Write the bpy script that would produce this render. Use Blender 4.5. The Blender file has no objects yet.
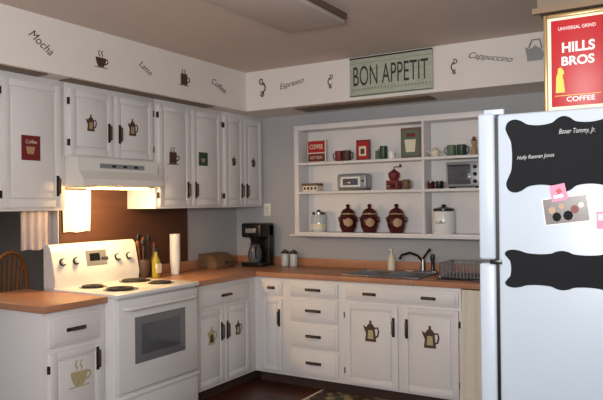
import bpy, bmesh, math, random
from mathutils import Vector, Matrix
random.seed(3)
S=bpy.context.scene
S.view_settings.view_transform='Standard'

def lin(c):
    c=c/255.0
    return c/12.92 if c<=0.04045 else ((c+0.055)/1.055)**2.4
def mat(name,rgb,rough=.5,metal=0,var=.05,scale=6,stretch=(1,1,1),bump=0,emis=0,trans=0,alpha=1,spec=.5):
    m=bpy.data.materials.new(name); m.use_nodes=True
    nt=m.node_tree; N=nt.nodes; L=nt.links
    p=N['Principled BSDF']
    c=[lin(v) for v in rgb]
    tc=N.new('ShaderNodeTexCoord'); mp=N.new('ShaderNodeMapping'); mp.inputs['Scale'].default_value=stretch
    nz=N.new('ShaderNodeTexNoise'); nz.inputs['Scale'].default_value=scale; nz.inputs['Detail'].default_value=4
    mx=N.new('ShaderNodeMix'); mx.data_type='RGBA'
    mx.inputs[6].default_value=[max(0,v*(1-var)) for v in c]+[1]
    mx.inputs[7].default_value=[min(1,v*(1+var)) for v in c]+[1]
    L.new(tc.outputs['Object'],mp.inputs['Vector']); L.new(mp.outputs[0],nz.inputs['Vector'])
    L.new(nz.outputs['Fac'],mx.inputs[0]); L.new(mx.outputs[2],p.inputs['Base Color'])
    p.inputs['Roughness'].default_value=rough; p.inputs['Metallic'].default_value=metal
    p.inputs['Specular IOR Level'].default_value=spec
    if bump:
        b=N.new('ShaderNodeBump'); b.inputs['Strength'].default_value=bump; b.inputs['Distance'].default_value=.01
        L.new(nz.outputs['Fac'],b.inputs['Height']); L.new(b.outputs[0],p.inputs['Normal'])
    if emis:
        p.inputs['Emission Color'].default_value=c+[1]; p.inputs['Emission Strength'].default_value=emis
    if trans: p.inputs['Transmission Weight'].default_value=trans
    return m

WHITE=mat('cabinet_white',(220,217,216),.4,var=.02)
SOFF=mat('soffit_white',(226,221,215),.7,var=.02)
CEIL=mat('ceiling_paint',(206,192,184),.8,var=.02)
GRAYW=mat('wall_grey',(168,169,172),.7,var=.03)
TAN=mat('tan_paint',(110,98,82),.7)
FRW=mat('fridge_white',(180,193,206),.35,var=.01)
STW=mat('stove_enamel',(222,221,220),.25,var=.01)
HOODM=mat('hood_enamel',(222,220,212),.3,var=.01)
COUNT=mat('counter_laminate',(172,122,92),.35,var=.18,scale=9,stretch=(3,3,3))
BRONZE=mat('dark_bronze',(50,40,34),.4,.4)
BRONZ2=mat('bronze_highlight',(92,74,58),.35,.5)  # lighter bronze: reflection on the pull bars put into the colour
BLACK=mat('black_plastic',(20,20,22),.3)
BLK2=mat('chalkboard_black',(24,26,30),.8,var=.2,spec=.2)
GLASSD=mat('dark_glass',(86,88,94),.12)
OVENG=mat('oven_glass',(112,112,116),.15)
STEEL=mat('brushed_steel',(150,150,152),.3,.9)
CHROME=mat('chrome',(130,130,132),.25,.9)
DBROWN=mat('decal_brown',(74,52,40),.6,var=.3,scale=40)
DDARK=mat('decal_dark',(52,44,44),.6,var=.1)
DCREAM=mat('decal_cream',(178,166,126),.6,var=.2,scale=40)
RED=mat('sign_red',(170,20,30),.45,var=.05)
PLRED=mat('plaque_red',(112,32,34),.5,var=.1)
DRED=mat('jar_oxblood',(70,20,18),.15,var=.2)
JBR=mat('jar_label_tan',(170,140,104),.5)
WOOD=mat('dark_wood_panel',(76,44,27),.7,var=.35,scale=3,stretch=(1,1,8))
DINW=mat('dining_wall',(62,50,46),.8,var=.2)
CHW=mat('chair_oak',(150,92,50),.4,var=.25,scale=5,stretch=(6,6,1))
TOE=mat('toe_kick',(60,40,32),.7)
FABW=mat('white_fabric',(225,220,205),.9,var=.04,bump=.2,scale=40)
FABP=mat('dim_curtain',(150,142,152),.9,var=.08,scale=20)
FABB=mat('beige_fabric',(222,213,198),.9,var=.05,scale=20)
GREEN=mat('dark_green',(34,62,50),.4)
TEAL=mat('sage',(90,110,90),.5)
CREAM=mat('cream',(222,214,190),.5)
WH=mat('porcelain_white',(228,228,226),.25,var=.01)
OIL=mat('olive_oil',(150,140,50),.1,var=.1)
GLS=mat('jar_glass',(190,196,196),.08,var=.03)
BASK=mat('bread_box_wood',(110,82,60),.6,var=.3,scale=20,stretch=(1,1,6))
GOLD=mat('gold_frame',(150,126,84),.35,.5)
SIGNB=mat('weathered_board',(172,178,160),.8,var=.35,scale=7,stretch=(1,1,6))
YEL=mat('yellow_ink',(225,190,70),.5)
PINK=mat('pink_paper',(222,140,170),.6,var=.2,scale=30)
PHO=mat('photo_print',(70,54,54),.3,var=.9,scale=45)
CHALK=mat('chalk',(190,192,194),.9)
SILV=mat('silver_plastic',(150,152,156),.35,.4)
COIL=mat('burner_coil',(30,28,28),.5)
STRIP=mat('soffit_strip_oak',(112,92,68),.5,var=.2,scale=4,stretch=(1,1,1))
LENS=mat('light_diffuser',(200,188,182),.5,var=.02)
CUP=mat('foam_cup',(232,230,226),.6)

def floor_mat():
    m=bpy.data.materials.new('floor_dark_tile'); m.use_nodes=True
    nt=m.node_tree;N=nt.nodes;L=nt.links;p=N['Principled BSDF']
    tc=N.new('ShaderNodeTexCoord'); br=N.new('ShaderNodeTexBrick')
    br.inputs['Scale'].default_value=1; br.offset=0
    br.inputs['Brick Width'].default_value=.3; br.inputs['Row Height'].default_value=.3; br.inputs['Mortar Size'].default_value=.004
    br.inputs['Color1'].default_value=(lin(92),lin(46),lin(30),1); br.inputs['Color2'].default_value=(lin(72),lin(36),lin(24),1)
    br.inputs['Mortar'].default_value=(lin(30),lin(18),lin(14),1)
    nz=N.new('ShaderNodeTexNoise'); nz.inputs['Scale'].default_value=12
    mx=N.new('ShaderNodeMix'); mx.data_type='RGBA'; mx.blend_type='MULTIPLY'; mx.inputs[0].default_value=.5
    L.new(tc.outputs['Object'],br.inputs['Vector']);L.new(br.outputs['Color'],mx.inputs[6]);L.new(nz.outputs['Color'],mx.inputs[7])
    L.new(mx.outputs[2],p.inputs['Base Color']); p.inputs['Roughness'].default_value=.35
    return m
FLOOR=floor_mat()
def rug_mat():
    m=bpy.data.materials.new('rug_pattern'); m.use_nodes=True
    nt=m.node_tree;N=nt.nodes;L=nt.links;p=N['Principled BSDF']
    tc=N.new('ShaderNodeTexCoord'); v=N.new('ShaderNodeTexVoronoi'); v.inputs['Scale'].default_value=18
    r=N.new('ShaderNodeValToRGB'); e=r.color_ramp.elements
    e[0].color=(lin(80),lin(34),lin(26),1); e[1].color=(lin(170),lin(150),lin(110),1); e[1].position=.9
    k=e.new(.45); k.color=(lin(44),lin(60),lin(52),1)
    L.new(tc.outputs['Object'],v.inputs['Vector']);L.new(v.outputs['Color'],r.inputs[0]);L.new(r.outputs[0],p.inputs['Base Color'])
    p.inputs['Roughness'].default_value=.95
    return m
RUG=rug_mat()

class B:
    def __init__(s,name,origin=None):
        s.name=name; s.bm=bmesh.new(); s.mats=[]; s.o=origin
    def mi(s,m):
        if m not in s.mats: s.mats.append(m)
        return s.mats.index(m)
    def box(s,x0,x1,y0,y1,z0,z1,m,bev=0,seg=2):
        x0,x1=sorted((x0,x1));y0,y1=sorted((y0,y1));z0,z1=sorted((z0,z1))
        bm=s.bm
        v=[bm.verts.new(c) for c in [(x0,y0,z0),(x1,y0,z0),(x1,y1,z0),(x0,y1,z0),(x0,y0,z1),(x1,y0,z1),(x1,y1,z1),(x0,y1,z1)]]
        fs=[bm.faces.new([v[i] for i in q]) for q in [(3,2,1,0),(4,5,6,7),(0,1,5,4),(1,2,6,5),(2,3,7,6),(3,0,4,7)]]
        k=s.mi(m)
        for f in fs: f.material_index=k
        if bev:
            es=list({e for f in fs for e in f.edges})
            r=bmesh.ops.bevel(bm,geom=es,offset=bev,segments=seg,affect='EDGES',profile=.5)
            for f in r['faces']: f.material_index=k
    def lathe(s,c,prof,m,seg=24,axis='z',sx=1,sy=1):
        k=s.mi(m); rings=[]
        A={'z':(Vector((1,0,0)),Vector((0,1,0)),Vector((0,0,1))),'x':(Vector((0,1,0)),Vector((0,0,1)),Vector((1,0,0))),'y':(Vector((0,0,1)),Vector((1,0,0)),Vector((0,1,0)))}[axis]
        c=Vector(c)
        for r,z in prof:
            if r<1e-6: rings.append([s.bm.verts.new(c+A[2]*z)])
            else: rings.append([s.bm.verts.new(c+A[0]*(r*sx*math.cos(2*math.pi*i/seg))+A[1]*(r*sy*math.sin(2*math.pi*i/seg))+A[2]*z) for i in range(seg)])
        for a,b in zip(rings,rings[1:]):
            for i in range(seg):
                j=(i+1)%seg
                if len(a)==1 and len(b)==1: continue
                if len(a)==1: f=s.bm.faces.new([a[0],b[j],b[i]][::-1])
                elif len(b)==1: f=s.bm.faces.new([a[i],a[j],b[0]])
                else: f=s.bm.faces.new([a[i],a[j],b[j],b[i]])
                f.material_index=k
    def cyl(s,c,r,z0,z1,m,seg=20,axis='z',r1=None):
        r1=r if r1 is None else r1
        s.lathe(c,[(0,z0),(r,z0),(r1,z1),(0,z1)],m,seg,axis)
    def tube(s,pts,r,m,seg=8,closed=False,rad=None):
        k=s.mi(m); pts=[Vector(p) for p in pts]; n=len(pts); rings=[]
        prev=None
        for i,p in enumerate(pts):
            a=pts[i-1] if i>0 else (pts[-1] if closed else p); b=pts[i+1] if i<n-1 else (pts[0] if closed else p)
            t=(b-a).normalized()
            if prev is None:
                up=Vector((0,0,1)) if abs(t.z)<.9 else Vector((1,0,0))
                nx=t.cross(up).normalized()
            else:
                nx=(prev-t*prev.dot(t)).normalized()
            prev=nx; ny=t.cross(nx); rr=rad[i] if rad else r
            rings.append([s.bm.verts.new(p+nx*rr*math.cos(2*math.pi*j/seg)+ny*rr*math.sin(2*math.pi*j/seg)) for j in range(seg)])
        pr=list(zip(rings,rings[1:]))
        if closed: pr.append((rings[-1],rings[0]))
        for a,b in pr:
            for j in range(seg):
                f=s.bm.faces.new([a[j],a[(j+1)%seg],b[(j+1)%seg],b[j]]); f.material_index=k
        if not closed:
            for rg in (rings[0][::-1],rings[-1]):
                f=s.bm.faces.new(rg); f.material_index=k
    def poly(s,pl,P,pts,d0,d1,m):
        k=s.mi(m)
        a=[s.bm.verts.new(W(pl,P,u,v,d0)) for u,v in pts]; b=[s.bm.verts.new(W(pl,P,u,v,d1)) for u,v in pts]
        n=len(pts)
        f=s.bm.faces.new(b); f.material_index=k
        f=s.bm.faces.new(a[::-1]); f.material_index=k
        for i in range(n):
            j=(i+1)%n
            f=s.bm.faces.new([a[i],a[j],b[j],b[i]]); f.material_index=k
    def fb(s,pl,P,u0,u1,v0,v1,d0,d1,m,bev=0):
        a=W(pl,P,u0,v0,d0); b=W(pl,P,u1,v1,d1)
        s.box(a[0],b[0],a[1],b[1],a[2],b[2],m,bev)
    def flatten(s,pl,P,base,top):
        i=0 if pl=='X' else 1; sg=1 if pl=='X' else -1
        ds=[sg*(v.co[i]-P) for v in s.bm.verts]; lo,hi=min(ds),max(ds)
        for v,d in zip(s.bm.verts,ds):
            v.co[i]=P+sg*(base+(top-base)*(d-lo)/max(1e-6,hi-lo))
    def done(s,smooth=True):
        bm=s.bm
        bmesh.ops.recalc_face_normals(bm,faces=bm.faces)
        xs=[v.co for v in bm.verts]
        mn=Vector([min(c[i] for c in xs) for i in range(3)]); mx=Vector([max(c[i] for c in xs) for i in range(3)])
        o=Vector(s.o) if s.o else Vector(((mn.x+mx.x)/2,(mn.y+mx.y)/2,mn.z))
        for v in bm.verts: v.co-=o
        for f in bm.faces: f.smooth=True
        me=bpy.data.meshes.new(s.name); bm.to_mesh(me); bm.free()
        for m in s.mats: me.materials.append(m)
        me.set_sharp_from_angle(angle=math.radians(35))
        ob=bpy.data.objects.new(s.name,me); ob.location=o; S.collection.objects.link(ob)
        return ob
def W(pl,P,u,v,d):
    return Vector((P+d,u,v)) if pl=='X' else Vector((u,P-d,v))

def text(name,st,pl,P,u,v,w,h,m,d=.001,rot=0,shear=0,parent=None,ext=.001,bold=0):
    cu=bpy.data.curves.new(name,'FONT'); cu.body=st; cu.align_x='CENTER'; cu.align_y='CENTER'; cu.shear=shear; cu.extrude=0; cu.offset=bold
    t=bpy.data.objects.new(name+'_tmp',cu); S.collection.objects.link(t)
    bpy.context.view_layer.update()
    me=bpy.data.meshes.new_from_object(t.evaluated_get(bpy.context.evaluated_depsgraph_get()))
    bpy.data.objects.remove(t)
    xs=[q.co for q in me.vertices]
    x0=min(c.x for c in xs);x1=max(c.x for c in xs);y0=min(c.y for c in xs);y1=max(c.y for c in xs)
    cr,sr=math.cos(rot),math.sin(rot)
    o=W(pl,P,u,v,d)
    for q in me.vertices:
        a=(q.co.x-(x0+x1)/2)/(x1-x0)*w; b=(q.co.y-(y0+y1)/2)/(y1-y0)*h
        uu=a*cr-b*sr; vv=a*sr+b*cr
        q.co=W(pl,0,uu,vv,0)
    me.materials.clear(); me.materials.append(m)
    ob=bpy.data.objects.new(name,me); ob.location=o; S.collection.objects.link(ob)
    if parent:
        ob.parent=parent; ob.location=o-parent.location
    return ob

# ---------- room shell ----------
LX=-3.74; BY=5.0; CZ=2.61
def slab(name,a,m):
    b=B(name); b.box(*a,m); return b.done()
slab('floor',(-8,1.4,-1.7,5.1,-.05,0),FLOOR)
slab('ceiling',(-8,1.4,-1.7,5.1,CZ,CZ+.05),CEIL)
slab('wall_back',(-8,1.4,BY,BY+.1,0,CZ),GRAYW)
slab('wall_right',(1.3,1.4,-1.6,BY,0,CZ),GRAYW)
slab('wall_dining',(-8,-7.9,-1.6,BY,0,CZ),DINW)
b=B('wall_left')
b.box(LX-.1,LX,-1.6,2.95,0,.87,GRAYW); b.box(LX-.1,LX,-1.6,2.95,1.45,CZ,GRAYW)
b.box(LX-.1,LX,2.95,BY,0,CZ,GRAYW); b.box(LX-.1,LX,-1.6,1.6,.87,1.45,GRAYW)
b.done()
b=B('wall_front')
b.box(-8,-1.4,-1.7,-1.6,0,CZ,GRAYW); b.box(1.1,1.3,-1.7,-1.6,0,CZ,GRAYW)
b.box(-1.4,1.1,-1.7,-1.6,0,.8,GRAYW); b.box(-1.4,1.1,-1.7,-1.6,2.3,CZ,GRAYW)
b.done()
b=B('window_1')
for x0,x1,z0,z1 in [(-1.4,-1.34,.8,2.3),(1.04,1.1,.8,2.3),(-1.34,1.04,.8,.86),(-1.34,1.04,2.24,2.3),(-.17,-.13,.86,2.24)]:
    b.box(x0,x1,-1.68,-1.62,z0,z1,WHITE)
b.done()
b=B('trim_backsplash_panel'); b.box(LX,LX+.008,2.96,4.28,.985,1.78,WOOD); b.done()
b=B('soffit')
SF=.45
b.box(LX,LX+SF,-1.6,BY,2.275,CZ,SOFF); b.box(LX+SF,1.3,BY-SF,BY,2.275,CZ,SOFF); b.done()
b=B('trim_soffit_strip'); b.box(-3.425,-3.32,1.8,2.56,2.268,2.275,STRIP,.002); b.done()
b=B('trim_soffit_strip'); b.box(-3.425,-3.32,2.72,4.15,2.268,2.275,STRIP,.002); b.done()
b=B('trim_soffit_strip'); b.box(-2.85,-1.68,4.62,4.84,2.266,2.275,STRIP,.002); b.done()
b=B('bulkhead'); b.box(-.47,1.3,2.46,4.54,2.16,CZ,TAN); b.box(-.485,1.3,2.44,2.46,2.15,2.17,STRIP); b.done()
b=B('ceiling_light_fixture')
b.box(-2.18,-1.75,2.2,3.46,2.575,CZ,STRIP,.004); b.box(-2.17,-1.76,2.21,3.45,2.545,2.576,LENS,.01); b.done()

# ---------- cabinet parts ----------
def door(b,pl,P,u0,u1,v0,v1,fr=.045):
    b.fb(pl,P,u0,u1,v0,v1,0,.010,WHITE,.003)
    for q in [(u0,u0+fr,v0,v1),(u1-fr,u1,v0,v1),(u0+fr,u1-fr,v0,v0+fr),(u0+fr,u1-fr,v1-fr,v1)]:
        b.fb(pl,P,q[0],q[1],q[2],q[3],.0095,.021,WHITE,.003)
    g=.012
    if v1-v0>.25 and u1-u0>.18:
        b.fb(pl,P,u0+fr+g,u1-fr-g,v0+fr+g,v1-fr-g,.0095,.021,WHITE,.007)
def drawer(b,pl,P,u0,u1,v0,v1):
    b.fb(pl,P,u0,u1,v0,v1,0,.014,WHITE,.004)
    b.fb(pl,P,u0+.018,u1-.018,v0+.018,v1-.018,.0135,.021,WHITE,.005)
def pull(b,pl,P,u,v,L,vert,d=.02):
    w=.011
    if vert:
        b.fb(pl,P,u-w,u+w,v-L/2,v+L/2,d,d+.004,BRONZE,.0015); b.fb(pl,P,u-w*.6,u+w*.6,v-L*.36,v+L*.36,d+.018,d+.027,BRONZ2,.003)
        for s in(-1,1): b.fb(pl,P,u-.005,u+.005,v+s*L*.34-.006,v+s*L*.34+.006,d,d+.02,BRONZE)
    else:
        b.fb(pl,P,u-L/2,u+L/2,v-w,v+w,d,d+.004,BRONZE,.0015); b.fb(pl,P,u-L*.36,u+L*.36,v-w*.6,v+w*.6,d+.018,d+.027,BRONZ2,.003)
        for s in(-1,1): b.fb(pl,P,u+s*L*.34-.006,u+s*L*.34+.006,v-.005,v+.005,d,d+.02,BRONZE)
def hinge(b,pl,P,u,v):
    b.fb(pl,P,u-.006,u+.006,v-.022,v+.022,.0,.018,BRONZE,.001)
CABS=[]
UX=-3.44; Z0,Z1=1.445,2.274
def upper(y0,y1,z0,doors,pulls,hinges=()):
    b=B('upper_cabinet'); b.box(LX+.001,UX,y0+.001,y1-.001,z0,Z1,WHITE,.002)
    for u0,u1 in doors: door(b,'X',UX,u0,u1,z0+.02,Z1-.04)
    for u,v in pulls: pull(b,'X',UX,u,v,.13,True)
    for u in hinges:
        hinge(b,'X',UX,u,z0+.1); hinge(b,'X',UX,u,Z1-.12)
    CABS.append((b.done(),LX,UX+.1,y0,y1,z0,Z1))
upper(1.85,2.77,Z0,[(1.88,2.29),(2.32,2.73)],[(2.70,1.60),(1.92,1.60)],[2.31])
upper(2.77,3.585,1.785,[(2.80,3.16),(3.185,3.55)],[(3.125,1.97),(3.22,1.97)],[2.795,3.557])
upper(3.585,4.39,Z0,[(3.615,3.965),(3.995,4.36)],[(3.935,1.59),(4.03,1.59)],[3.608,4.367])
upper(4.39,4.998,Z0,[(4.415,4.68),(4.70,4.97)],[(4.655,1.59),(4.73,1.59)],[4.408])

FX=-3.11
b=B('base_cabinet')
b.box(LX+.001,FX,2.34,2.785,.09,.874,WHITE,.002); b.box(LX+.01,FX-.07,2.36,2.78,0,.09,TOE)
drawer(b,'X',FX,2.38,2.745,.67,.845); door(b,'X',FX,2.38,2.745,.12,.64)
pull(b,'X',FX,2.56,.757,.14,False); pull(b,'X',FX,2.715,.55,.14,True); hinge(b,'X',FX,2.375,.55); hinge(b,'X',FX,2.375,.2)
CABS.append((b.done(),LX,FX+.1,2.3,2.79,0,.9))
b=B('base_cabinet')
b.box(LX+.001,FX,3.58,BY-.001,.09,.874,WHITE,.002); b.box(LX+.01,FX-.07,3.59,BY-.01,0,.09,TOE)
drawer(b,'X',FX,3.63,4.29,.70,.845); door(b,'X',FX,3.63,3.955,.12,.68); door(b,'X',FX,3.965,4.29,.12,.68)
pull(b,'X',FX,3.99,.772,.13,False); pull(b,'X',FX,3.925,.50,.14,True); pull(b,'X',FX,3.995,.50,.14,True)
CABS.append((b.done(),LX,FX+.1,3.58,4.39,0,.9))
FY=4.40
b=B('base_cabinet')
b.box(FX+.001,-1.37,FY,FY+.02,.09,.874,WHITE,.001); b.box(FX+.001,-1.37,FY+.02,BY-.001,.09,.70,WHITE)
b.box(-1.39,-1.37,FY+.02,BY-.001,.70,.874,WHITE); b.box(FX+.001,-2.4,FY+.02,BY-.001,.70,.874,WHITE)
b.box(FX+.001,-1.38,FY+.07,BY-.01,0,.09,TOE)
drawer(b,'Y',FY,-3.03,-2.84,.73,.845); door(b,'Y',FY,-3.03,-2.84,.12,.70,.035)
pull(b,'Y',FY,-2.935,.79,.07,False); pull(b,'Y',FY,-2.862,.55,.14,True)
for v0,v1 in [(.735,.85),(.54,.715),(.335,.52),(.12,.315)]:
    drawer(b,'Y',FY,-2.76,-2.33,v0,v1); pull(b,'Y',FY,-2.545,(v0+v1)/2,.14,False)
drawer(b,'Y',FY,-2.265,-1.385,.735,.85)
door(b,'Y',FY,-2.265,-1.835,.11,.715); door(b,'Y',FY,-1.80,-1.385,.11,.715)
for x in(-2.06,-1.60): pull(b,'Y',FY,x,.79,.11,False)
for x in(-1.868,-1.765): pull(b,'Y',FY,x,.56,.14,True)
for x in(-2.27,-1.38): hinge(b,'Y',FY,x,.62); hinge(b,'Y',FY,x,.2)
CABS.append((b.done(),-3.05,-1.3,4.3,BY,0,.9))
def sheet(name,pl,P,u0,u1,v0,v1,m,amp=.012,waves=5,flare=0,th=.004):
    b=B(name); k=b.mi(m); n=waves*8; R=6; g=[]
    for sgn in(0,1):
        rows=[]
        for j in range(R+1):
            t=j/R; row=[]
            for i in range(n+1):
                q=i/n; uu=u0+(u1-u0)*q+flare*(q-.5)*(1-t)
                row.append(b.bm.verts.new(W(pl,P,uu,v0+(v1-v0)*t+.004*math.sin(q*9)*(1-t),amp*math.sin(q*waves*2*math.pi+.5*math.sin(t*3))*(1-.5*t)+amp+sgn*th)))
            rows.append(row)
        for a,c in zip(rows,rows[1:]):
            for i in range(n):
                f=b.bm.faces.new([a[i],a[i+1],c[i+1],c[i]]); f.material_index=k
        g.append(rows)
    A,C=g
    ring=lambda r:[*r[0],*[x[-1] for x in r[1:]],*r[-1][::-1][1:],*[x[0] for x in r[1:-1]][::-1]]
    a,c=ring(A),ring(C)
    for i in range(len(a)):
        j=(i+1)%len(a); f=b.bm.faces.new([a[i],a[j],c[j],c[i]]); f.material_index=k
    return b.done()
sheet('cabinet_skirt_curtain','Y',4.385,-1.355,-1.0,.02,.868,FABB,.010,5,.05)

# countertops
b=B('kitchen_countertop')
T0,T1=.875,.914
b.box(LX+.001,-3.08,3.57,BY-.001,T0,T1,COUNT,.004)
b.box(-3.082,-2.31,4.37,BY-.001,T0,T1,COUNT,.004); b.box(-1.71,-.9,4.37,BY-.001,T0,T1,COUNT,.004)
b.box(-2.32,-1.70,4.37,4.46,T0,T1,COUNT,.004); b.box(-2.32,-1.70,4.85,BY-.001,T0,T1,COUNT,.004)
b.box(LX+.001,-3.10+2,BY-.02,BY-.001,T1-.002,.985,COUNT,.003); b.box(LX+.001,LX+.02,3.57,BY-.02,T1-.002,.985,COUNT,.003)
b.done()
b=B('kitchen_countertop'); b.box(LX-.12,-3.08,2.325,2.79,T0,T1,COUNT,.004); b.done()

# sink
b=B('kitchen_sink')
for q in [(-2.325,-1.695,4.445,4.47),(-2.325,-1.695,4.84,4.865),(-2.325,-2.30,4.46,4.85),(-1.72,-1.695,4.46,4.85),(-2.02,-1.99,4.46,4.85)]:
    b.box(*q,.9145,.922,STEEL,.002)
for x0,x1 in [(-2.305,-2.015),(-1.995,-1.715)]:
    b.box(x0,x0+.006,4.465,4.845,.76,.918,STEEL); b.box(x1-.006,x1,4.465,4.845,.76,.918,STEEL)
    b.box(x0,x1,4.465,4.471,.76,.918,STEEL); b.box(x0,x1,4.839,4.845,.76,.918,STEEL); b.box(x0,x1,4.465,4.845,.752,.76,STEEL)
    b.cyl(((x0+x1)/2,4.655,.76),.035,0,.004,CHROME)
b.done()
b=B('kitchen_faucet')
b.box(-1.96,-1.72,4.875,4.925,.9145,.93,CHROME,.005)
b.lathe((-1.83,4.9,.93),[(.0,0),(.022,0),(.018,.05),(.014,.09),(0,.1)],CHROME)
b.tube([(-1.83,4.9,1.0),(-1.86,4.86,1.05),(-1.90,4.80,1.075),(-1.94,4.73,1.06),(-1.95,4.71,1.03)],.010,BRONZE)
b.tube([(-1.83,4.9,1.02),(-1.80,4.89,1.06),(-1.76,4.87,1.10)],.007,BRONZE,rad=[.008,.008,.012])
b.lathe((-1.75,4.9,.93),[(0,0),(.018,0),(.013,.03),(.012,.07),(.02,.1),(.014,.13),(0,.135)],BLACK)
b.done()
b=B('dish_drying_rack')
x0,x1,y0,y1=-1.56,-1.26,4.52,4.82
for z,r in((.935,.004),(1.03,.005)): b.tube([(x0,y0,z),(x1,y0,z),(x1,y1,z),(x0,y1,z)],r,SILV,6,True)
for i in range(13):
    t=i/12
    b.tube([(x0+(x1-x0)*t,y0,.93),(x0+(x1-x0)*t,y0,1.03)],.0035,SILV,5); b.tube([(x0+(x1-x0)*t,y1,.93),(x0+(x1-x0)*t,y1,1.03)],.0035,SILV,5)
    b.tube([(x0,y0+(y1-y0)*t,.93),(x0,y0+(y1-y0)*t,1.03)],.0035,SILV,5); b.tube([(x1,y0+(y1-y0)*t,.93),(x1,y0+(y1-y0)*t,1.03)],.0035,SILV,5)
    b.tube([(x0+(x1-x0)*t,y0,.935),(x0+(x1-x0)*t,y1,.935)],.0025,SILV,5)
b.box(x0-.02,x1+.02,y0-.02,y1+.02,.9145,.924,BLACK,.003)
for x in(x0,x1):
    for y in(y0,y1): b.cyl((x,y,.92),.006,0,.02,SILV,8)
b.done()
b=B('soap_bottle')
b.lathe((-2.11,4.925,.9145),[(0,0),(.03,0),(.032,.01),(.032,.09),(.02,.12),(.012,.13),(.012,.14),(0,.14)],CREAM)
b.cyl((-2.11,4.925,1.05),.005,0,.035,WH,10); b.box(-2.135,-2.10,4.918,4.932,1.082,1.092,WH,.003)
b.done()

# ---------- stove ----------
b=B('electric_stove')
Y0,Y1=2.80,3.562; SX=-3.04
b.box(-3.70,SX,Y0,Y1,.05,.898,STW,.004)
for y in(Y0+.05,Y1-.05):
    for x in(-3.65,SX-.06): b.cyl((x,y,0),.018,0,.055,BLACK,10)
b.box(-3.70,-3.0,Y0-.002,Y1+.002,.898,.925,STW,.008)
b.fb('X',SX,Y0+.01,Y1-.01,.31,.885,0,.03,STW,.006)
b.fb('X',SX,Y0+.145,Y1-.145,.47,.765,.028,.033,OVENG,.002)
b.fb('X',SX,Y0+.20,Y1-.20,.52,.715,.0325,.0345,GLASSD,.001)
b.fb('X',SX,Y0+.01,Y1-.01,.07,.295,0,.03,STW,.008)
b.fb('X',SX,Y0+.01,Y1-.01,.27,.292,.028,.045,STW,.006)
b.tube([(SX+.03,Y0+.06,.83),(SX+.065,Y0+.07,.83),(SX+.075,Y0+.10,.83),(SX+.075,Y1-.10,.83),(SX+.065,Y1-.07,.83),(SX+.03,Y1-.06,.83)],.012,STW,10)
pr=[(-3.70,.925),(-3.595,.925),(-3.585,.98),(-3.63,1.19),(-3.655,1.215),(-3.70,1.215)]
k=b.mi(STW)
a=[b.bm.verts.new((x,Y0+.002,z)) for x,z in pr]; c=[b.bm.verts.new((x,Y1-.002,z)) for x,z in pr]
fs=[b.bm.faces.new(a),b.bm.faces.new(c[::-1])]+[b.bm.faces.new([a[i],c[i],c[(i+1)%6],a[(i+1)%6]]) for i in range(6)]
for f in fs: f.material_index=k
def onpanel(t):
    return (-3.585-.045*t, .98+.21*t)
def pbox(y0,y1,t0,t1,m,th=.004):
    (xa,za),(xb,zb)=onpanel(t0),onpanel(t1); kk=b.mi(m)
    n=Vector((.21,0,.045)).normalized()*th
    P=[Vector((xa,y0,za)),Vector((xa,y1,za)),Vector((xb,y1,zb)),Vector((xb,y0,zb))]
    lo=[b.bm.verts.new(p-n*.2) for p in P]; hi=[b.bm.verts.new(p+n) for p in P]
    for f in [b.bm.faces.new(hi)]+[b.bm.faces.new([lo[i],lo[(i+1)%4],hi[(i+1)%4],hi[i]]) for i in range(4)]: f.material_index=kk
pbox(Y0+.28,Y1-.30,.35,.85,SILV,.003); pbox(Y0+.31,Y0+.40,.5,.75,BLACK,.005)
for i in range(4): pbox(Y0+.415+i*.016,Y0+.425+i*.016,.5,.6,BLACK,.005)
for y in(Y0+.08,Y0+.19,Y1-.20,Y1-.09):
    x,z=onpanel(.55)
    b.tube([(x-.002,y,z),(x+.012,y,z+.003)],.026,BLACK,16); b.tube([(x+.01,y,z+.003),(x+.032,y,z+.008)],.018,WH,14)
for (x,y,r) in [(-3.19,3.0,.095),(-3.19,3.38,.075),(-3.45,3.0,.075),(-3.45,3.38,.095)]:
    b.lathe((x,y,.9245),[(r+.018,0),(r+.018,.004),(r+.006,.005),(r*.6,-.0),(0,-.0)],CHROME,28)
    n=70; b.tube([(x+(.018+(r-.018)*i/n)*math.cos(i*.36),y+(.018+(r-.018)*i/n)*math.sin(i*.36),.934) for i in range(n+1)],.0055,COIL,6)
b.done()
# range hood
b=B('range_hood')
hy0,hy1=2.775,3.49; HF=-3.27
pr=[(LX+.011,1.60),(HF-.01,1.60),(HF,1.61),(HF,1.645),(-3.32,1.70),(-3.32,1.782),(LX+.011,1.782)]
k=b.mi(HOODM); n=len(pr)
a=[b.bm.verts.new((x,hy0,z)) for x,z in pr]; c=[b.bm.verts.new((x,hy1,z)) for x,z in pr]
for f in [b.bm.faces.new(a),b.bm.faces.new(c[::-1])]+[b.bm.faces.new([a[i],c[i],c[(i+1)%n],a[(i+1)%n]]) for i in range(n)]: f.material_index=k
b.box(-3.319,-3.314,2.95,3.35,1.72,1.75,SILV); b.box(-3.66,-3.30,2.82,3.45,1.594,1.60,SILV,.002)
for i in range(3): b.box(-3.316,-3.308,3.05+i*.1,3.08+i*.1,1.728,1.742,BLACK)
BULB=mat('hood_bulb',(255,205,120),.5,emis=20)
b.box(-3.42,-3.30,2.92,3.38,1.583,1.594,BULB,.003)
b.done()

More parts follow.
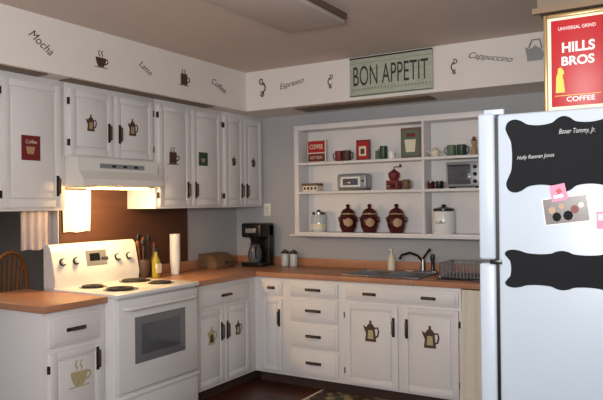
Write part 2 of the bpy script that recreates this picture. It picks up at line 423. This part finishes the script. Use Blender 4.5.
# ---------- fridge (front faces the left wall, side faces viewer) ----------
b=B('refrigerator')
b.box(-.572,.12,2.27,3.02,.03,1.775,FRW,.01,3)
b.box(-.582,-.571,2.275,3.015,.06,1.765,BLACK)
b.box(-.64,-.582,2.268,3.022,1.27,1.782,FRW,.01,3); b.box(-.64,-.582,2.268,3.022,.08,1.258,FRW,.01,3)
for z0,z1 in((1.32,1.62),(.75,1.2)): 
    b.tube([(-.64,2.94,z0),(-.675,2.94,z0+.02),(-.68,2.94,(z0+z1)/2),(-.675,2.94,z1-.02),(-.64,2.94,z1)],.011,WH,8)
b.box(-.60,-.56,2.262,2.30,1.257,1.271,BLACK,.001); b.box(-.62,-.55,2.275,2.33,1.775,1.795,FRW,.004)
for x in(-.5,.05):
    for y in(2.32,2.97): b.cyl((x,y,0),.02,0,.035,BLACK,10)
fridge=b.done()
def smooth(pts,k=6):
    n=len(pts);o=[]
    for i in range(n):
        p0,p1,p2,p3=[Vector(pts[(i+j)%n]) for j in(-1,0,1,2)]
        for s in range(k):
            t=s/k
            q=.5*((2*p1)+(-p0+p2)*t+(2*p0-5*p1+4*p2-p3)*t*t+(-p0+3*p1-3*p2+p3)*t**3)
            o.append((q.x,q.y))
    return o
def label(cx,cz,w,h):
    q=[(0,1.0),(.10,.95),(.2,.84),(.4,.80),(.6,.84),(.72,.95),(.84,1.0),(.95,.93),(.99,.76),(.95,.58),(.90,.4),(.885,.2)]
    half=q+[(.88,0)]+[(x,-y) for x,y in q[::-1]]
    full=half+[(-x,y) for x,y in half[1:-1][::-1]]
    b=B('chalkboard_label'); b.poly('Y',2.27,[(cx+x*w/2,cz+y*h/2) for x,y in smooth(full,5)][::-1],.0005,.002,BLK2); return b.done()
l1=label(-.355,1.628,.38,.25)
text('chalk_lettering','Boxer Tommy, Jr.','Y',2.27,-.315,1.70,.11,.021,CHALK,.003,0,.3,l1)
text('chalk_lettering','Holly Raeman Jones','Y',2.27,-.445,1.622,.12,.017,CHALK,.003,.05,.3,l1)
l2=label(-.365,1.243,.375,.13)
b=B('magnet_photo')
def rect(c,w,h,a): return [(c[0]+x*math.cos(a)-y*math.sin(a),c[1]+x*math.sin(a)+y*math.cos(a)) for x,y in[(-w/2,-h/2),(w/2,-h/2),(w/2,h/2),(-w/2,h/2)]]
b.poly('Y',2.27,rect((-.352,1.443),.14,.088,.12),.0005,.0015,WH); b.poly('Y',2.27,rect((-.352,1.443),.136,.084,.12),.0015,.002,PHO)
for cx_,cz_,m_,s_ in((-.395,1.442,JBR,1),(-.365,1.455,JBR,.8),(-.325,1.445,PLRED,1.2),(-.345,1.425,BLK2,1.4),(-.38,1.42,BLK2,1.3),(-.305,1.46,CREAM,.8)): b.poly('Y',2.27,[(cx_+.011*s_*math.cos(i*.785),cz_+.012*s_*math.sin(i*.785)) for i in range(8)],.002,.0024,m_)
b.done()
b=B('magnet_card'); b.poly('Y',2.27,rect((-.374,1.50),.05,.055,.2),.0026,.004,PINK); b.poly('Y',2.27,rect((-.374,1.488),.03,.01,.2),.004,.0045,WH); b.poly('Y',2.27,rect((-.372,1.505),.016,.016,.7),.004,.0045,RED); b.done()
b=B('magnet_card'); b.poly('Y',2.27,rect((-.235,1.41),.05,.055,0),.0005,.002,PINK); b.poly('Y',2.27,rect((-.235,1.42),.04,.02,0),.002,.0025,WH); b.done()

b=B('framed_coffee_sign')
PX0,PX1,PZ0,PZ1=-.437,-.22,1.776,2.125
for q in[(PX0,PX0+.012,PZ0,PZ1),(PX1-.012,PX1,PZ0,PZ1),(PX0+.012,PX1-.012,PZ0,PZ0+.012),(PX0+.012,PX1-.012,PZ1-.012,PZ1)]:
    b.fb('Y',2.40,q[0],q[1],q[2],q[3],-.01,.012,GOLD,.003)
b.fb('Y',2.40,PX0+.01,PX1-.01,PZ0+.01,PZ1-.01,-.008,.002,CREAM)
b.fb('Y',2.40,PX0+.024,PX1-.024,PZ0+.026,PZ1-.022,.002,.005,RED,.001)
b.fb('Y',2.40,PX0+.035,PX1-.035,PZ0+.062,PZ0+.064,.005,.0055,YEL)
fx,fz=-.385,1.86
b.poly('Y',2.40,[(fx-.014,fz-.01),(fx+.016,fz-.01),(fx+.012,fz+.03),(fx+.008,fz+.05),(fx+.014,fz+.055),(fx+.012,fz+.066),(fx+.004,fz+.078),(fx-.006,fz+.074),(fx-.007,fz+.06),(fx-.012,fz+.045)],.005,.006,YEL)
sg=b.done()
cx=(PX0+PX1)/2
text('sign_lettering','UNIVERSAL GRIND','Y',2.40,cx,2.072,.12,.012,WH,.0065,0,0,sg)
text('sign_lettering','HILLS','Y',2.40,cx+.004,2.005,.105,.036,WH,.0065,0,0,sg,bold=.03)
text('sign_lettering','BROS','Y',2.40,cx+.002,1.958,.105,.032,WH,.0065,0,0,sg,bold=.03)
text('sign_lettering','COFFEE','Y',2.40,cx+.01,1.825,.09,.017,WH,.0065,0,0,sg,bold=.01)

# ---------- soffit decals ----------
for st,y,z,w,h,r in [('Mocha',2.49,2.445,.18,.055,-.58),('Latte',3.347,2.44,.13,.045,-.5),('Coffee',4.174,2.44,.19,.05,-.36)]:
    text('coffee_word_decal',st,'X',LX+SF,y,z,w,h,DDARK,.002,r,.35)
for st,x,z,w,h,r in [('Espresso',-2.822,2.463,.24,.06,.16),('Cappuccino',-1.187,2.475,.31,.055,-.22)]:
    text('coffee_word_decal',st,'Y',BY-SF,x,z,w,h,DDARK,.002,r,.35)
def cup(pl,P,u,v,s,m,name='coffee_cup_decal',d=.0008,tall=False):
    b=B(name)
    if tall: pts=[(-.32,0),(.32,0),(.34,.1),(.34,.75),(-.34,.75),(-.34,.1)]
    else: pts=[(-.2,0),(.2,0),(.32,.15),(.42,.42),(.44,.6),(-.44,.6),(-.42,.42),(-.32,.15)]
    b.poly(pl,P,[(u+x*s,v+y*s) for x,y in pts],d,d+.004,m)
    b.poly(pl,P,[(u+x*s,v+y*s-.06*s) for x,y in [(-.5,0),(.5,0),(.55,.05),(-.55,.05)]],d,d+.004,m)
    b.tube([W(pl,P,u+x*s,v+y*s,d+.001) for x,y in [(.36,.5),(.55,.52),(.6,.38),(.5,.25),(.34,.2)]],.05*s,m,6)
    for k in(-.15,.1):
        b.tube([W(pl,P,u+(k+.06*math.sin(t*2))*s,v+(.66+t*.1)*s,d+.001) for t in range(5)],.04*s,m,6)
    b.flatten(pl,P,d,d+.002)
    return b.done()
def pot(pl,P,u,v,s,m,m2=None,d=.0008):
    b=B('coffee_pot_decal')
    pts=[(-.26,0),(.26,0),(.26,.06),(.2,.62),(.14,.72),(.05,.80),(.06,.92),(-.06,.92),(-.05,.80),(-.14,.72),(-.2,.62),(-.36,.70),(-.32,.58),(-.22,.35),(-.26,.06)]
    b.poly(pl,P,[(u+x*s,v+y*s) for x,y in pts],d,d+.004,m)
    b.tube([W(pl,P,u+x*s,v+y*s,d+.001) for x,y in [(.18,.6),(.34,.62),(.38,.45),(.33,.25),(.22,.2)]],.045*s,m,6)
    b.flatten(pl,P,d,d+.002)
    if m2: b.poly(pl,P,[(u+x*s,v+y*s) for x,y in [(-.14,.12),(.14,.12),(.11,.5),(-.11,.5)]],d+.002,d+.003,m2)
    return b.done()
cup('X',LX+SF,2.94,2.38,.10,DBROWN); cup('X',LX+SF,3.749,2.385,.11,DBROWN,tall=True)
def swirl(pl,P,u,v,s,flip=1):
    b=B('scroll_decal')
    b.tube([W(pl,P,u+flip*s*(.05+.045*a)*math.cos(a),v+s*.55+s*(.05+.045*a)*math.sin(a),.003) for a in [i*.35 for i in range(17)]],.05*s,DDARK,6)
    b.tube([W(pl,P,u-flip*s*(.03+.04*a)*math.cos(a),v-s*.45-s*(.03+.04*a)*math.sin(a),.003) for a in [i*.35 for i in range(16)]],.05*s,DDARK,6)
    b.tube([W(pl,P,u+flip*s*.3*math.sin(t*.7),v+s*(.5-t*.2),.003) for t in range(6)],.06*s,DDARK,6)
    b.flatten(pl,P,.0008,.0025); b.done()
swirl('Y',BY-SF,-3.123,2.455,.12); swirl('Y',BY-SF,-2.455,2.44,.085,-1); swirl('Y',BY-SF,-1.443,2.44,.085,-1)
b=B('steaming_kettle_plaque'); 
b.poly('Y',BY-SF,[(-.886+x*.13,2.42+y*.13) for x,y in [(-.4,0),(.35,0),(.45,.3),(.3,.6),(.1,.7),(0,.8),(-.1,.7),(-.3,.62),(-.45,.75),(-.5,.7),(-.42,.3)]],.001,.006,SILV)
b.tube([(-.886-.04,4.543,2.51),(-.886-.02,4.543,2.56),(-.886+.03,4.543,2.56),(-.886+.045,4.543,2.50)],.005,SILV,6); b.done()
b=B('wooden_wall_sign')
b.fb('Y',BY-SF,-2.277,-1.60,2.30,2.60,.0,.02,SIGNB,.004)
b.fb('Y',BY-SF,-2.277,-1.60,2.30,2.308,.02,.024,TEAL,.001); b.fb('Y',BY-SF,-2.277,-1.60,2.588,2.60,.02,.024,BRONZE,.001)
for z in(2.345,2.555): b.fb('Y',BY-SF,-2.27,-1.607,z-.001,z+.001,.02,.021,TEAL)
for i in range(24): 
    xx=-2.26+i*.0275; b.fb('Y',BY-SF,xx,xx+.014,2.352,2.358,.02,.021,TEAL)
sb=b.done()
text('sign_lettering','BON APPETIT','Y',BY-SF,-1.938,2.455,.61,.15,DDARK,.0225,0,0,sb)

# cabinet decals
def plaque(pl,P,u,v,w,h,m,name='coffee_plaque',tx=None):
    b=B(name); b.fb(pl,P,u-w/2,u+w/2,v-h/2,v+h/2,.0215,.026,m,.0015)
    b.fb(pl,P,u-w*.42,u+w*.42,v-h*.42,v+h*.42,.0255,.0265,m)
    q=[(-.2,-.25),(.12,-.25),(.2,.05),(-.28,.05)]
    b.poly(pl,P,[(u+x*w,v+y*h) for x,y in q],.0265,.0275,JBR); o=b.done()
    if tx: text('plaque_lettering',tx,pl,P,u,v+h*.25,w*.6,h*.15,CREAM,.028,0,.2,o)
    return o
DEC=[plaque('X',UX,2.505,1.827,.13,.15,PLRED,tx='Coffee'),
plaque('X',UX,4.12,1.845,.11,.11,GREEN),
pot('X',UX,2.965,1.97,.12,DBROWN,JBR,.0215), pot('X',UX,3.34,1.97,.13,DBROWN,JBR,.0215),
cup('X',UX,3.76,1.79,.12,DBROWN,d=.0215,tall=True), pot('X',UX,4.535,1.81,.09,DBROWN,None,.0215), pot('X',UX,4.83,1.81,.09,DBROWN,None,.0215),
cup('X',FX,2.575,.42,.14,DCREAM,d=.0215), pot('X',FX,3.80,.42,.15,DCREAM,DBROWN,.0215), pot('X',FX,4.13,.44,.12,DBROWN,DCREAM,.0215),
pot('Y',FY,-2.05,.44,.17,DBROWN,DCREAM,.0215), pot('Y',FY,-1.59,.44,.17,DBROWN,DCREAM,.0215)]
for o in DEC:
    l=o.location
    for c,x0,x1,y0,y1,z0,z1 in CABS:
        if x0<l.x<x1 and y0<l.y<y1 and z0<l.z<z1:
            o.parent=c; o.location=l-c.location; break

# ---------- wall shelf ----------
b=B('wall_shelf_unit')
X0,X1=-2.955,-1.30; YF=4.81
b.box(X0,X1,4.985,4.999,1.22,2.14,WHITE)
b.box(X0-.015,X0+.03,YF,4.999,1.206,2.105,WHITE,.003); b.box(X1-.03,X1,YF,4.999,1.206,2.105,WHITE,.003)
b.box(X0-.015,X1,YF,4.999,2.105,2.15,WHITE,.003)
for z in(1.225,1.575,1.825): b.box(X0+.025,X1-.02,YF-.01,4.985,z-.022,z,WHITE,.003)
b.box(X0-.05,X1,YF-.03,4.999,1.19,1.206,WHITE,.003)
b.box(-1.80,-1.78,YF+.005,4.985,1.225,2.11,WHITE,.002)
b.done()
A,Bz,C=1.8255,1.5755,1.2255
b=B('coffee_tin_sign'); b.box(-2.885,-2.70,4.90,4.92,A,A+.20,CREAM,.003)
b.box(-2.875,-2.71,4.895,4.90,A+.09,A+.19,RED); b.box(-2.875,-2.71,4.895,4.90,A+.012,A+.08,PLRED); o=b.done()
text('sign_lettering','COFFEE','Y',4.895,-2.793,A+.14,.13,.04,CREAM,.001,0,0,o,bold=.02); text('sign_lettering','HOT FRESH','Y',4.895,-2.793,A+.045,.12,.025,CREAM,.001,0,0,o)
def mug(name,x,y,z,r,h,m,side=1):
    b=B(name); b.lathe((x,y,z),[(0,0),(r*.85,0),(r,h*.1),(r,h),(r*.88,h),(r*.85,h*.12),(0,h*.1)],m,20)
    b.tube([(x+side*r*.95,y,z+h*.8),(x+side*r*1.5,y,z+h*.78),(x+side*r*1.65,y,z+h*.5),(x+side*r*1.4,y,z+h*.25),(x+side*r*.95,y,z+h*.22)],r*.13,m,8); b.done()
mug('coffee_mug',-2.56,4.88,A,.035,.09,PLRED,-1); mug('coffee_mug',-2.485,4.88,A,.035,.09,DBROWN)
b=B('small_picture_frame'); b.box(-2.41,-2.285,4.90,4.92,A,A+.175,PLRED,.004); b.box(-2.395,-2.30,4.897,4.90,A+.015,A+.16,RED); b.box(-2.38,-2.315,4.895,4.897,A+.04,A+.12,CREAM); b.box(-2.365,-2.33,4.893,4.895,A+.055,A+.10,DBROWN); b.done()
mug('coffee_mug',-2.15,4.88,A,.03,.11,GREEN,-1); mug('coffee_mug',-2.075,4.87,A,.03,.06,WH)
b=B('greeting_card'); b.box(-2.255,-2.195,4.93,4.934,A,A+.09,CREAM); b.box(-2.247,-2.203,4.928,4.93,A+.01,A+.08,TEAL); b.box(-2.255,-2.195,4.934,4.96,A,A+.003,CREAM); b.done()
b=B('coffee_recipe_book'); b.box(-2.0,-1.83,4.885,4.915,A,A+.245,BASK,.003); b.box(-1.985,-1.845,4.881,4.886,A+.02,A+.225,TEAL); b.poly('Y',4.881,[(-1.955,A+.05),(-1.88,A+.05),(-1.87,A+.15),(-1.965,A+.15)],0,.002,CREAM)
b.poly('Y',4.881,[(-1.95,A+.17),(-1.875,A+.17),(-1.875,A+.20),(-1.95,A+.20)],0,.002,PLRED); b.done()
b=B('small_teapot'); x=-1.712
b.lathe((x,4.88,A),[(0,0),(.025,0),(.04,.025),(.035,.05),(.015,.065),(.008,.075),(0,.08)],CREAM,20)
b.tube([(x-.035,4.88,A+.03),(x-.055,4.88,A+.045),(x-.06,4.88,A+.06)],.006,CREAM,8); b.tube([(x+.035,4.88,A+.05),(x+.06,4.88,A+.045),(x+.055,4.88,A+.02),(x+.036,4.88,A+.015)],.004,CREAM,8); b.done()
mug('tea_mug',-1.58,4.88,A,.035,.085,TEAL,-1); mug('tea_mug',-1.50,4.88,A,.035,.085,GREEN)
b=B('figurine'); b.lathe((-1.405,4.88,A),[(0,0),(.025,0),(.022,.04),(.012,.075),(.02,.09),(.018,.11),(0,.12)],JBR,16); b.lathe((-1.405,4.88,A+.11),[(.026,0),(.012,.01),(.01,.03),(0,.032)],PLRED,16); b.done()
b=B('recipe_tin_box'); b.box(-2.90,-2.75,4.83,4.92,Bz,Bz+.05,CREAM,.004); b.box(-2.905,-2.745,4.825,4.925,Bz+.05,Bz+.07,BASK,.003)
for i in range(4): b.box(-2.885+i*.035,-2.865+i*.035,4.828,4.831,Bz+.015,Bz+.038,DBROWN)
b.done()
b=B('slice_toaster'); b.box(-2.56,-2.285,4.83,4.95,Bz+.012,Bz+.14,SILV,.02,4); b.box(-2.52,-2.34,4.826,4.832,Bz+.03,Bz+.115,WH,.003)
b.box(-2.52,-2.34,4.865,4.88,Bz+.139,Bz+.142,BLACK); b.box(-2.52,-2.34,4.90,4.915,Bz+.139,Bz+.142,BLACK); b.box(-2.50,-2.36,4.823,4.828,Bz+.045,Bz+.10,GLASSD,.002)
b.box(-2.325,-2.30,4.815,4.832,Bz+.07,Bz+.085,BLACK,.002); b.box(-2.55,-2.295,4.84,4.94,Bz,Bz+.013,BLACK); b.done()
b=B('coffee_grinder'); x=-2.06
b.box(x-.05,x+.05,4.83,4.93,Bz,Bz+.075,PLRED,.004); b.box(x-.035,x+.035,4.825,4.832,Bz+.015,Bz+.05,DRED,.002); b.lathe((x,4.88,Bz+.075),[(.03,0),(.045,.03),(.048,.06),(.02,.08),(.008,.09),(0,.1)],PLRED,20)
b.tube([(x,4.88,Bz+.17),(x+.0,4.88,Bz+.185),(x+.055,4.88,Bz+.185)],.004,BLACK,6); b.lathe((x+.055,4.88,Bz+.18),[(0,0),(.009,.005),(.009,.022),(0,.028)],BLACK,10); b.done()
mug('tan_mug',-1.955,4.88,Bz,.03,.08,BASK)
mug('espresso_cup',-1.745,4.87,Bz,.028,.06,DRED,1); mug('espresso_cup',-1.675,4.87,Bz,.028,.06,BLACK)
b=B('toaster_oven'); x0,x1=-1.61,-1.345
b.box(x0,x1,4.83,4.97,Bz+.012,Bz+.20,SILV,.008,3); b.box(x0+.015,x1-.075,4.824,4.832,Bz+.03,Bz+.17,GLASSD,.003)
b.tube([(x0+.02,4.825,Bz+.175),(x0+.02,4.81,Bz+.175),(x1-.08,4.81,Bz+.175),(x1-.08,4.825,Bz+.175)],.005,CHROME,6)
for z in(.05,.105,.16): b.cyl((x1-.038,4.83,Bz+z),.015,-.012,0,BLACK,14,'y')
for x in(x0+.03,x1-.03): b.box(x-.01,x+.01,4.84,4.95,Bz,Bz+.014,BLACK)
for i in range(3): b.box(x0+.02,x1-.08,4.822,4.825,Bz+.06+i*.035,Bz+.063+i*.035,CHROME)
b.done()
b=B('glass_storage_jar'); x=-2.765
b.lathe((x,4.88,C),[(0,0),(.06,0),(.065,.01),(.065,.13),(.055,.145),(.055,.15),(0,.15)],GLS); b.lathe((x,4.88,C+.02),[(.0,0),(.0655,0),(.0655,.05),(0,.05)],CREAM); b.lathe((x,4.88,C+.15),[(0,0),(.06,0),(.06,.02),(.02,.027),(.012,.04),(0,.042)],CHROME); b.done()
for x in(-2.485,-2.285,-2.045):
    b=B('ceramic_cookie_jar')
    b.lathe((x,4.885,C),[(0,0),(.048,0),(.055,.01),(.072,.05),(.077,.10),(.068,.14),(.055,.155),(.052,.16)],DRED,28)
    b.lathe((x,4.885,C+.16),[(.06,0),(.06,.008),(.045,.03),(.018,.042),(.012,.05),(.02,.062),(.012,.075),(0,.078)],DRED,28)
    b.lathe((x,4.885,C+.15),[(.062,0),(.064,.005),(.062,.01)],JBR,28)
    k=b.mi(JBR); rr=[]; yaw=-.5
    for j in range(7):
        ph=-.5+j/6; z=C+.085+ph*.07; wd=.5*math.sqrt(max(0.02,1-(2*ph)**2)); R=.0785+.004*(1-abs(2*ph))*0
        rr.append([b.bm.verts.new((x+R*math.sin(yaw*-1+wd*(i/4-1)),4.885-R*math.cos(yaw*-1+wd*(i/4-1)),z)) for i in range(9)])
    for p,q in zip(rr,rr[1:]):
        for i in range(8):
            f=b.bm.faces.new([p[i],p[i+1],q[i+1],q[i]]); f.material_index=k
    for s in(-1,1): b.tube([(x+s*.066,4.885,C+.13),(x+s*.088,4.885,C+.125),(x+s*.086,4.885,C+.095),(x+s*.076,4.885,C+.09)],.006,DRED,8)
    b.done()
b=B('white_canister'); x=-1.65
b.lathe((x,4.885,C),[(0,0),(.078,0),(.084,.01),(.084,.165),(.078,.175),(0,.175)],WH,28); b.lathe((x,4.885,C+.175),[(.075,0),(.08,.005),(.08,.02),(.03,.032),(.015,.035),(.018,.05),(0,.055)],BLACK,28)
o=b.done(); text('canister_lettering','Coffee','Y',4.80,x,C+.09,.07,.025,DDARK,.001,0,.3,o)

# ---------- counter items ----------
Z=.9145
b=B('coffee_maker'); x0,x1,y0,y1=-3.47,-3.26,4.70,4.92
b.box(x0,x1,y0,y1,Z,Z+.035,BLACK,.008,3); b.box(x0,x1,y1-.08,y1,Z+.03,Z+.37,BLACK,.008,3); b.box(x0,x1,y0,y1,Z+.26,Z+.385,BLACK,.015,3)
b.lathe(((x0+x1)/2,4.765,Z+.036),[(0,0),(.05,0),(.062,.03),(.065,.08),(.05,.13),(.045,.15),(.05,.16),(0,.165)],GLASSD,24)
b.tube([((x0+x1)/2+.04,4.73,Z+.18),((x0+x1)/2+.06,4.69,Z+.175),((x0+x1)/2+.06,4.685,Z+.1),((x0+x1)/2+.045,4.72,Z+.08)],.008,BLACK,8)
b.lathe(((x0+x1)/2,4.78,Z+.22),[(0,0),(.04,0),(.06,.04)],BLACK); b.box(x0+.05,x1-.05,y0-.003,y0+.002,Z+.30,Z+.34,SILV,.001); b.done()
for x in(-3.13,-3.04):
    b=B('spice_canister'); b.lathe((x,4.90,Z),[(0,0),(.032,0),(.035,.008),(.035,.10),(.03,.11),(0,.11)],GLS,20); b.lathe((x,4.90,Z+.11),[(.034,0),(.034,.02),(.012,.026),(.01,.036),(0,.038)],BRONZE,20); b.done()
b=B('foam_cup_stack')
for i in range(19): b.lathe((-3.57,3.94,Z+i*.012),[(0,0),(.032,0),(.040,.10),(.043,.10),(.043,.106),(.039,.106),(.031,.01),(0,.01)],CUP,20)
b.done()
b=B('olive_oil_bottle'); b.lathe((-3.52,3.67,Z),[(0,0),(.03,0),(.032,.01),(.032,.13),(.014,.17),(.012,.20),(0,.20)],OIL,20); b.cyl((-3.52,3.67,Z+.20),.014,0,.025,BLACK,14); b.fb('X',-3.52,3.645,3.695,Z+.04,Z+.11,.028,.034,CREAM); b.done()
b=B('vinegar_bottle'); b.lathe((-3.62,3.75,Z),[(0,0),(.028,0),(.03,.01),(.03,.14),(.013,.18),(.012,.24),(0,.24)],DBROWN,20); b.cyl((-3.62,3.75,Z+.24),.014,0,.025,PLRED,14); b.done()
b=B('utensil_crock'); b.lathe((-3.63,3.645,Z),[(0,0),(.045,0),(.055,.03),(.055,.13),(.048,.14),(.046,.02),(0,.02)],DBROWN,24)
for i,(dx,dy,h) in enumerate([(.02,.03,.32),(-.02,.02,.30),(.0,-.03,.33),(-.03,-.01,.28),(.03,-.02,.29)]):
    b.tube([(-3.63+dx*.5,3.645+dy*.5,Z+.03),(-3.63+dx*1.3,3.645+dy*1.3,Z+h-.05)],.005,CHW if i%2 else BLACK,6)
    b.lathe((-3.63+dx*1.35,3.645+dy*1.35,Z+h-.055),[(0,0),(.018,.015),(.022,.04),(.012,.06),(0,.065)],CHW if i%2 else BLACK,12,sx=.4)
b.done()
b=B('wooden_bread_box'); x0,x1,y0,y1=-3.70,-3.50,4.38,4.64
b.box(x0,x1,y0,y1,Z,Z+.06,BASK,.004)
k=b.mi(BASK); pr=[(x1,Z+.06),(x1-.03,Z+.10),(x1-.09,Z+.125),(x0,Z+.125),(x0,Z+.06)]
a=[b.bm.verts.new((x,y0,z)) for x,z in pr]; c=[b.bm.verts.new((x,y1,z)) for x,z in pr]
for f in [b.bm.faces.new(a),b.bm.faces.new(c[::-1])]+[b.bm.faces.new([a[i],c[i],c[(i+1)%5],a[(i+1)%5]]) for i in range(5)]: f.material_index=k
b.lathe((x1,4.51,Z+.05),[(.0,0),(.012,.004),(.012,.014),(0,.018)],BRONZE,12,'x'); b.done()
b=B('wall_outlet'); b.fb('Y',BY,-3.42,-3.345,1.36,1.475,0,.006,WH,.002); b.fb('Y',BY,-3.40,-3.365,1.38,1.41,.006,.009,CREAM); b.fb('Y',BY,-3.40,-3.365,1.425,1.455,.006,.03,CREAM,.003); b.done()

sheet('kitchen_towel','X',LX+.01,2.97,3.22,1.29,1.585,FABW,.006,3,-.02)
sheet('opening_curtain','X',LX-.07,2.70,2.94,1.18,1.449,FABP,.01,4)
b=B('kitchen_rug'); b.box(-2.48,-1.68,3.85,4.44,0.001,.012,RUG,.004); b.box(-2.50,-2.48,3.86,4.43,.001,.008,CREAM); b.box(-1.68,-1.66,3.86,4.43,.001,.008,CREAM); b.done()
b=B('dining_chair'); cx,cy=-5.45,3.62
b.lathe((cx,cy,.43),[(0,0),(.19,0),(.22,.015),(.22,.03),(.19,.04),(0,.032)],CHW,28)
for sx in(-1,1):
    for sy in(-1,1): b.tube([(cx+sx*.12,cy+sy*.12,.44),(cx+sx*.19,cy+sy*.19,0)],.017,CHW,8,rad=[.019,.014])
b.tube([(cx-.16,cy-.16,.2),(cx+.16,cy-.16,.2)],.01,CHW,6); b.tube([(cx-.16,cy+.16,.2),(cx+.16,cy+.16,.2)],.01,CHW,6)
arc=[(cx+.16+.05*math.sin(math.pi*i/12),cy-.2*math.cos(math.pi*i/12),.46+.60*math.sin(math.pi*i/12)**.55) for i in range(13)]
b.tube(arc,.018,CHW,8)
for i in range(3,10): b.tube([(cx+.16,cy-.14*math.cos(math.pi*i/12),.46),tuple(arc[i])],.009,CHW,6)
b.done()

# ---------- lights ----------
def area(name,loc,tgt,sx,sy,e,col):
    l=bpy.data.lights.new(name,'AREA'); l.shape='RECTANGLE'; l.size=sx; l.size_y=sy; l.energy=e; l.color=col
    o=bpy.data.objects.new(name,l); o.location=loc; o.rotation_euler=(Vector(tgt)-Vector(loc)).to_track_quat('-Z','Y').to_euler(); S.collection.objects.link(o)
area('window_daylight',(-.15,-1.75,1.6),(-.6,3,1.4),2.3,1.4,78,(.93,.95,1))
area('bounce_flash',(-.4,.2,1.7),(-1.3,1.6,2.8),.4,.4,58,(1,.94,.88))
l=bpy.data.lights.new('hood_lamp','POINT'); l.energy=17; l.color=(1,.68,.34); l.shadow_soft_size=.05
o=bpy.data.objects.new('hood_lamp',l); o.location=(-3.42,3.15,1.53); S.collection.objects.link(o)
l=bpy.data.lights.new('dining_fill','POINT'); l.energy=24; l.color=(1,.8,.6); l.shadow_soft_size=.15  # added fill so the chair shows in the dark dining room, no real lamp
o=bpy.data.objects.new('dining_fill',l); o.location=(-4.8,2.8,2.1); S.collection.objects.link(o)
w=bpy.data.worlds.new('World'); S.world=w; w.use_nodes=True
w.node_tree.nodes['Background'].inputs[0].default_value=(.7,.8,1,1); w.node_tree.nodes['Background'].inputs[1].default_value=.4

# ---------- camera ----------
th=math.radians(31.06); pit=math.radians(.28); ro=math.radians(.63)
F=Vector((-math.sin(th)*math.cos(pit),math.cos(th)*math.cos(pit),math.sin(pit)))
R=Vector((math.cos(th),math.sin(th),0)); U=R.cross(F)
R2=R*math.cos(ro)-U*math.sin(ro); U2=U*math.cos(ro)+R*math.sin(ro)
M=Matrix(((R2.x,U2.x,-F.x,0),(R2.y,U2.y,-F.y,0),(R2.z,U2.z,-F.z,1.475),(0,0,0,1)))
cd=bpy.data.cameras.new('camera'); cd.sensor_width=36; cd.lens=646/603*36; cd.clip_start=.02
co=bpy.data.objects.new('camera',cd); co.matrix_world=M; S.collection.objects.link(co); S.camera=co
